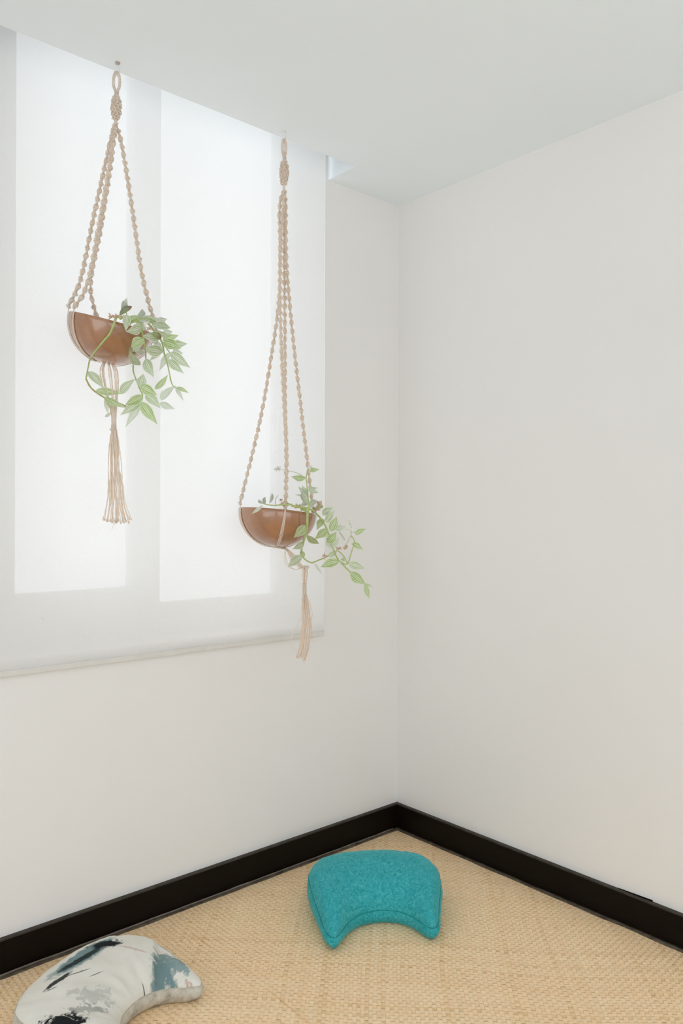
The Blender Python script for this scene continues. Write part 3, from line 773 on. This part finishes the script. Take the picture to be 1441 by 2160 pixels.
make_hanger('macrame hanger holding the tilted bowl, hung nearest the left edge', B1, DEP[0],
            (246, 149, 197, 20, 6.5), ((246, 206), (244.5, 251), 0.0165), (243, 262),
            [([(242, 262, 0), (226, 330, -0.01), (195, 470, -0.02), (170, 590, -0.02)], math.radians(205), 0.0235),
             ([(243, 263, -0.008), (234, 335, -0.03), (210, 470, -0.07), (184, 600, -0.09)], math.radians(228), 0.0235),
             ([(243, 263, 0.008), (236, 330, 0.02), (213, 480, 0.04), (191, 600, 0.05)], math.radians(128), 0.0235),
             ([(245, 262, 0), (258, 310, 0), (279, 440, 0), (300, 580, 0)], math.radians(15), 0.0235)],
            (227, 760), tail1, 100)
make_hanger('longer macrame hanger holding the level bowl nearest the corner', B2, DEP[1],
            (599.5, 291, 333, 14, 6.5), ((600, 342), (599, 388), 0.0175), (599, 402),
            [([(597, 404, 0.004), (590, 440, 0.004), (591, 520, 0), (588, 640, 0), (571, 760, -0.01), (548, 890, -0.01)], math.radians(209), 0.027),
             ([(599, 404, -0.008), (598, 440, -0.014), (592, 520, -0.02), (592, 680, -0.05), (600, 860, -0.09), (605, 960, -0.11)], math.radians(285), 0.027),
             ([(600, 404, 0.01), (600, 440, 0.012), (600, 540, 0.016), (601, 680, 0.03), (602, 860, 0.07), (604, 960, 0.09)], math.radians(84), 0.027),
             ([(601, 404, 0), (603, 440, 0), (605, 560, 0), (617, 700, 0.02), (635, 860, 0.03), (648, 970, 0.05)], math.radians(32), 0.027)],
            (601, 1157), tail2, 200)

# ------------------------------------------------------------------ trailing plants
def bowl_front(B, d, p, margin):
    """distance along the view ray that stays in front of the bowl"""
    q = p-B.c; lx, lu = q.dot(RT), q.dot(UP); r2 = lx*lx+lu*lu
    RR = B.R+margin
    if lu < 0.03 and r2 < RR*RR: return -math.sqrt(RR*RR-r2)
    return 0.0

def leaf_mesh(name, base, tip, width, mat, parent, roll, sag):
    ax = tip-base; L = ax.length; a = ax.normalized()
    view = (base-CAM).normalized(); side = a.cross(view).normalized(); nrm = side.cross(a).normalized()
    s2 = side*math.cos(roll)+nrm*math.sin(roll); n2 = -side*math.sin(roll)+nrm*math.cos(roll)
    if n2.dot(view) > 0: n2 = -n2
    mb = MB(); NL, NW = 10, 4; uv = []
    for i in range(NL+1):
        t_ = i/NL; ww = width/2*((math.sin(math.pi*t_**0.8)**0.85)*(1.0 if t_ < 0.5 else 1-0.42*(t_-0.5)/0.5) if 0 < i < NL else 0.02)
        c = base+ax*t_ + n2*(sag*L*math.sin(math.pi*t_)) + Vector((0, 0, -0.10*L*t_*t_*abs(sag)*4+0.10*L*t_*abs(sag)*4))
        for k in range(NW+1):
            s = -1+2*k/NW
            mb.v.append(c+s2*(s*ww)+n2*(abs(s)*ww*0.28)); uv.append((k/NW, t_))
    for i in range(NL):
        for k in range(NW): mb.f.append((i*(NW+1)+k, i*(NW+1)+k+1, (i+1)*(NW+1)+k+1, (i+1)*(NW+1)+k))
    mb.uv = uv
    return mb.build(name, mat, parent, True)

def make_plant(label, B, d, x0, y0, stems, leaves, flowers, seed, soil_h):
    K = 350/1441; px = d/F_PX; rr = random.Random(seed)
    e = empty('trailing_plant', B.c-B.n*B.D*0.4); tag(e, label, 'plant', 'striped trailing plants')
    # soil with rough surface
    mb = MB(); rs = B.R*0.90; NR, NA = 8, 28
    for k in range(NR+1):
        for i in range(NA):
            a = 2*math.pi*i/NA; r = rs*k/NR
            h_ = -soil_h+0.006*mnoise.noise(Vector((r*40*math.cos(a), r*40*math.sin(a), seed)))+0.006*(1-k/NR)
            mb.v.append(B.c+(B.x*math.cos(a)+B.y*math.sin(a))*max(r, 0.0005)+B.n*h_)
    for k in range(NR):
        for i in range(NA):
            j = (i+1) % NA; mb.f.append((k*NA+i, k*NA+j, (k+1)*NA+j, (k+1)*NA+i))
    tag(mb.build('soil', M['soil'], e, True), kind='stuff')
    def P(cx, cy, extra=0.0):
        p = P3(x0+cx*K, y0+cy*K, d)
        return P3(x0+cx*K, y0+cy*K, d+bowl_front(B, d, p, 0.014)+extra)
    built = []
    for pts, r0, r1, ex, m in stems:
        path = smooth_path([P(x, y, ex) for x, y in pts], 6); n = len(path)
        mb = MB(); mb.tube(path, [max(0.0006, (r0+(r1-r0)*i/(n-1)))*px*K*(1.18 if i % 9 == 4 else 1) for i in range(n)], 6); built.append((path, mb.build('stem', M[m], e, True)))
    def nearest(p): return min(built, key=lambda b: min((q-p).length for q in b[0]))[1]
    for lf in leaves:
        bx, by, tx, ty, wd = lf[:5]; ex = lf[5] if len(lf) > 5 else 0.0; kind = lf[6] if len(lf) > 6 else None
        b_ = P(bx, by, ex); t_ = P(tx, ty, ex); wd *= rr.uniform(0.92, 1.05)
        dd = (t_-b_).dot(FW)
        t_ = t_ + (t_-CAM).normalized()*rr.uniform(-0.014, 0.010)
        roll = rr.uniform(-0.55, 0.55)
        m = M['leaf_brown'] if kind == 'b' else M['leaf'][kind] if isinstance(kind, int) else M['leaf'][0 if rr.random() < 0.6 else 1]
        leaf_mesh('leaf', b_, t_, wd*px*K*0.97, m, nearest(b_), roll, rr.uniform(0.04, 0.12))
    for fx, fy, rad, m, ex in flowers:
        c = P(fx, fy, ex); mb = MB(); rp = rad*px*K
        for k in range(11):
            dv = Vector((rr.gauss(0, 1), rr.gauss(0, 1), rr.gauss(0, 1))).normalized(); L = rp*rr.uniform(0.55, 1.05)
            mb.tube([c, c+dv*L*0.5+Vector((0, 0, L*0.12)), c+dv*L], [rp*0.10, rp*0.20, rp*0.05], 4)
        mb.tube([c-UP*rp*0.25, c, c+UP*rp*0.25], [rp*0.15, rp*0.3, rp*0.15], 6)
        tag(mb.build('flower', M[m], nearest(c), True), 'dried brown flower' if m == 'dry' else 'small white flower')
    return e

stems1 = [([(640, 300), (605, 275), (575, 350), (540, 430), (480, 500), (380, 630), (352, 730), (335, 820)], 11, 6, -0.006, 'stem'),
          ([(335, 820), (385, 905), (500, 985), (600, 1020), (690, 1065)], 7, 6, -0.004, 'stem_brown'),
          ([(740, 320), (800, 330), (830, 450), (850, 560), (855, 650)], 12, 6, -0.010, 'stem'),
          ([(860, 320), (985, 480), (1015, 600), (1045, 700), (1080, 860), (1120, 900)], 9, 4, -0.02, 'stem'),
          ([(715, 560), (738, 640), (745, 710), (750, 770), (800, 900), (825, 960), (815, 1030)], 8, 6, -0.004, 'stem'),
          ([(985, 490), (1030, 550), (1065, 595)], 5, 4, -0.03, 'stem'),
          ([(700, 330), (760, 300), (900, 300), (960, 350)], 8, 5, -0.02, 'stem'),
          ([(720, 350), (700, 300), (680, 230), (665, 190)], 7, 4, 0.0, 'stem')]
leaves1 = [(662, 245, 692, 115, 62, 0.03, 2), (640, 260, 655, 150, 62, 0.04, 2), (625, 270, 737, 192, 55, 0.02, 'b'), (690, 258, 682, 405, 70, -0.03), (700, 345, 790, 268, 75, 0.0, 1),
           (765, 310, 828, 222, 60, 0.02, 2), (818, 365, 682, 410, 105, -0.02), (770, 335, 905, 275, 62, 0.0, 2), (895, 285, 1030, 340, 66, -0.01, 2), (905, 360, 1070, 378, 80, -0.03), (930, 405, 1058, 445, 64, -0.04),
           (828, 445, 988, 455, 92, -0.05), (1000, 485, 1142, 440, 74, -0.03), (1005, 500, 1160, 560, 100, -0.04), (1060, 530, 1217, 515, 84, -0.02), (838, 472, 722, 562, 100, -0.03), (852, 560, 1010, 585, 104, -0.04),
           (815, 500, 705, 590, 70, 0.0, 2), (712, 590, 808, 702, 88, -0.01), (992, 545, 885, 665, 60, -0.02, 2), (850, 648, 925, 805, 108, -0.02), (1062, 592, 972, 752, 66, -0.01, 2), (1065, 590, 1242, 725, 92, -0.03), (1048, 655, 1187, 775, 78, -0.03),
           (350, 755, 492, 905, 92, -0.01, 0), (415, 925, 645, 948, 72, -0.01), (630, 952, 762, 818, 86, -0.01), (500, 985, 565, 1100, 64, 0.0, 1), (500, 990, 530, 1130, 44, 0.02, 2), (490, 985, 700, 1078, 62, -0.01),
           (802, 890, 835, 775, 92, -0.02), (808, 880, 955, 960, 96, -0.03), (850, 955, 985, 1078, 96, -0.02), (828, 962, 670, 1050, 92, -0.03), (826, 1005, 632, 1135, 80, -0.02), (812, 1030, 678, 1242, 74, -0.01, 2),
           (812, 1020, 958, 1215, 100, -0.03, 1), (975, 1030, 1108, 1082, 66, -0.01, 2), (995, 1005, 1118, 878, 70, -0.02, 2), (932, 912, 1048, 782, 62, 0.0), (1118, 895, 1232, 945, 40, -0.01, 1), (1112, 900, 1184, 1012, 40, 0.0, 2),
           (992, 1010, 1002, 912, 36, 0.0, 2), (500, 1152, 565, 1098, 32, 0.02, 2), (900, 420, 990, 470, 60, -0.06, 'b'), (735, 600, 700, 520, 40, -0.04, 'b'), (930, 500, 1000, 560, 70, 0.0, 2), (860, 300, 930, 330, 50, 0.01, 1), (940, 330, 1040, 300, 60, 0.03, 2), (900, 440, 960, 520, 60, 0.0, 2), (1090, 560, 1180, 600, 60, 0.0, 2), (790, 340, 860, 400, 60, 0.0, 2), (1000, 420, 1090, 410, 56, 0.0, 2), (760, 560, 840, 600, 60, 0.01, 2)]
flowers1 = [(555, 280, 42, 'dry', -0.01), (600, 275, 30, 'dry', -0.01), (850, 340, 40, 'petal', -0.03), (885, 385, 34, 'dry', -0.04), (650, 290, 36, 'dry', 0.0)]
make_plant('leafy striped trailing plant spilling over the tilted bowl', B1, DEP[0], 100, 600, stems1, leaves1, flowers1, 5, 0.022)

stems2 = [([(702, 540), (704, 480), (695, 350), (684, 230), (700, 170)], 8, 4, -0.055, 'stem'),
          ([(640, 510), (690, 535), (692, 610), (688, 690), (655, 810), (638, 890)], 12, 8, -0.01, 'stem'),
          ([(638, 890), (660, 935), (728, 975), (800, 950), (850, 930), (950, 870)], 7, 5, -0.01, 'stem'),
          ([(560, 480), (720, 512), (800, 580), (855, 665), (880, 730)], 9, 7, -0.03, 'stem'),
          ([(880, 730), (905, 820), (950, 930), (985, 970), (1042, 985), (1075, 890), (1102, 790), (1072, 740)], 7, 4, -0.03, 'stem'),
          ([(960, 870), (1010, 920), (1042, 985)], 5, 5, -0.03, 'stem'),
          ([(985, 975), (1070, 1060), (1140, 1115), (1200, 1170)], 7, 4, -0.03, 'stem'),
          ([(560, 470), (480, 472), (400, 478), (320, 465), (278, 438)], 7, 3, -0.03, 'stem'),
          ([(685, 240), (600, 195), (520, 178), (440, 160)], 2.5, 2, -0.05, 'stem'),
          ([(930, 640), (965, 700), (1020, 780)], 5, 3, -0.02, 'stem'),
          ([(415, 470), (420, 420), (440, 390)], 3, 2, -0.02, 'stem_brown'), ([(1000, 850), (1040, 800), (1080, 700), (1060, 630)], 3, 2, -0.02, 'stem')]
leaves2 = [(677, 242, 552, 228, 66, -0.05, 1), (700, 168, 802, 165, 48, -0.05, 1), (695, 410, 615, 315, 60, -0.05, 2), (695, 385, 650, 305, 46, -0.05), (700, 345, 795, 370, 44, -0.05), (702, 330, 785, 325, 32, -0.05),
           (690, 395, 582, 383, 22, -0.05, 2), (700, 470, 640, 370, 50, -0.05), (702, 510, 775, 440, 58, -0.05, 2), (640, 480, 700, 430, 60, -0.03, 2), (675, 650, 575, 758, 84, -0.01, 1), (688, 735, 795, 812, 66, -0.01, 1), (668, 798, 565, 858, 70, -0.01),
           (645, 915, 525, 1015, 90, -0.01), (645, 875, 668, 930, 52, -0.01, 1), (822, 560, 918, 495, 74, -0.03), (858, 630, 932, 515, 70, -0.03), (832, 595, 775, 692, 78, -0.03, 1), (895, 705, 948, 575, 84, -0.03), (868, 680, 760, 770, 80, -0.03, 1),
           (870, 805, 945, 708, 88, -0.03), (935, 685, 1030, 655, 64, -0.02, 2), (890, 835, 970, 760, 86, -0.01, 2), (860, 785, 905, 855, 56, 0.0, 2), (1108, 732, 1203, 680, 58, -0.03), (1078, 808, 1175, 862, 66, -0.03, 1), (875, 925, 955, 875, 52, -0.02),
           (972, 960, 808, 1015, 96, -0.03, 1), (1048, 985, 1192, 1025, 84, -0.03), (1068, 1060, 1205, 1165, 100, -0.03, 1), (1195, 1165, 1232, 1288, 52, -0.03), (1195, 1160, 1268, 1190, 34, -0.03), (758, 980, 828, 1080, 26, 0.0, 2),
           (310, 475, 208, 552, 28, -0.05, 2), (362, 462, 388, 368, 34, -0.02, 2), (330, 470, 325, 405, 34, -0.01, 2), (322, 466, 272, 434, 28, -0.01, 2), (1000, 960, 1010, 930, 40, -0.02), (870, 720, 825, 745, 44, -0.01, 2), (1020, 780, 985, 720, 26, -0.02, 2), (960, 690, 990, 640, 40, -0.02, 2),
           (760, 500, 830, 480, 50, -0.02, 1), (560, 470, 500, 440, 30, -0.02, 1)]
flowers2 = [(430, 158, 40, 'petal', -0.05), (718, 155, 40, 'petal', -0.05), (790, 470, 52, 'dry', -0.02), (770, 515, 46, 'dry', -0.02), (960, 855, 34, 'dry', -0.04), (845, 920, 32, 'dry', -0.03), (1030, 845, 32, 'dry', -0.03), (1085, 705, 38, 'petal', -0.03), (1065, 620, 32, 'petal', -0.02),
            (480, 470, 40, 'dry', -0.02), (470, 430, 20, 'dry', -0.01), (610, 490, 40, 'dry', -0.02), (1040, 690, 30, 'petal', -0.03)]
make_plant('striped trailing plant with tiny flowers in the level bowl', B2, DEP[1], 480, 950, stems2, leaves2, flowers2, 11, 0.012)
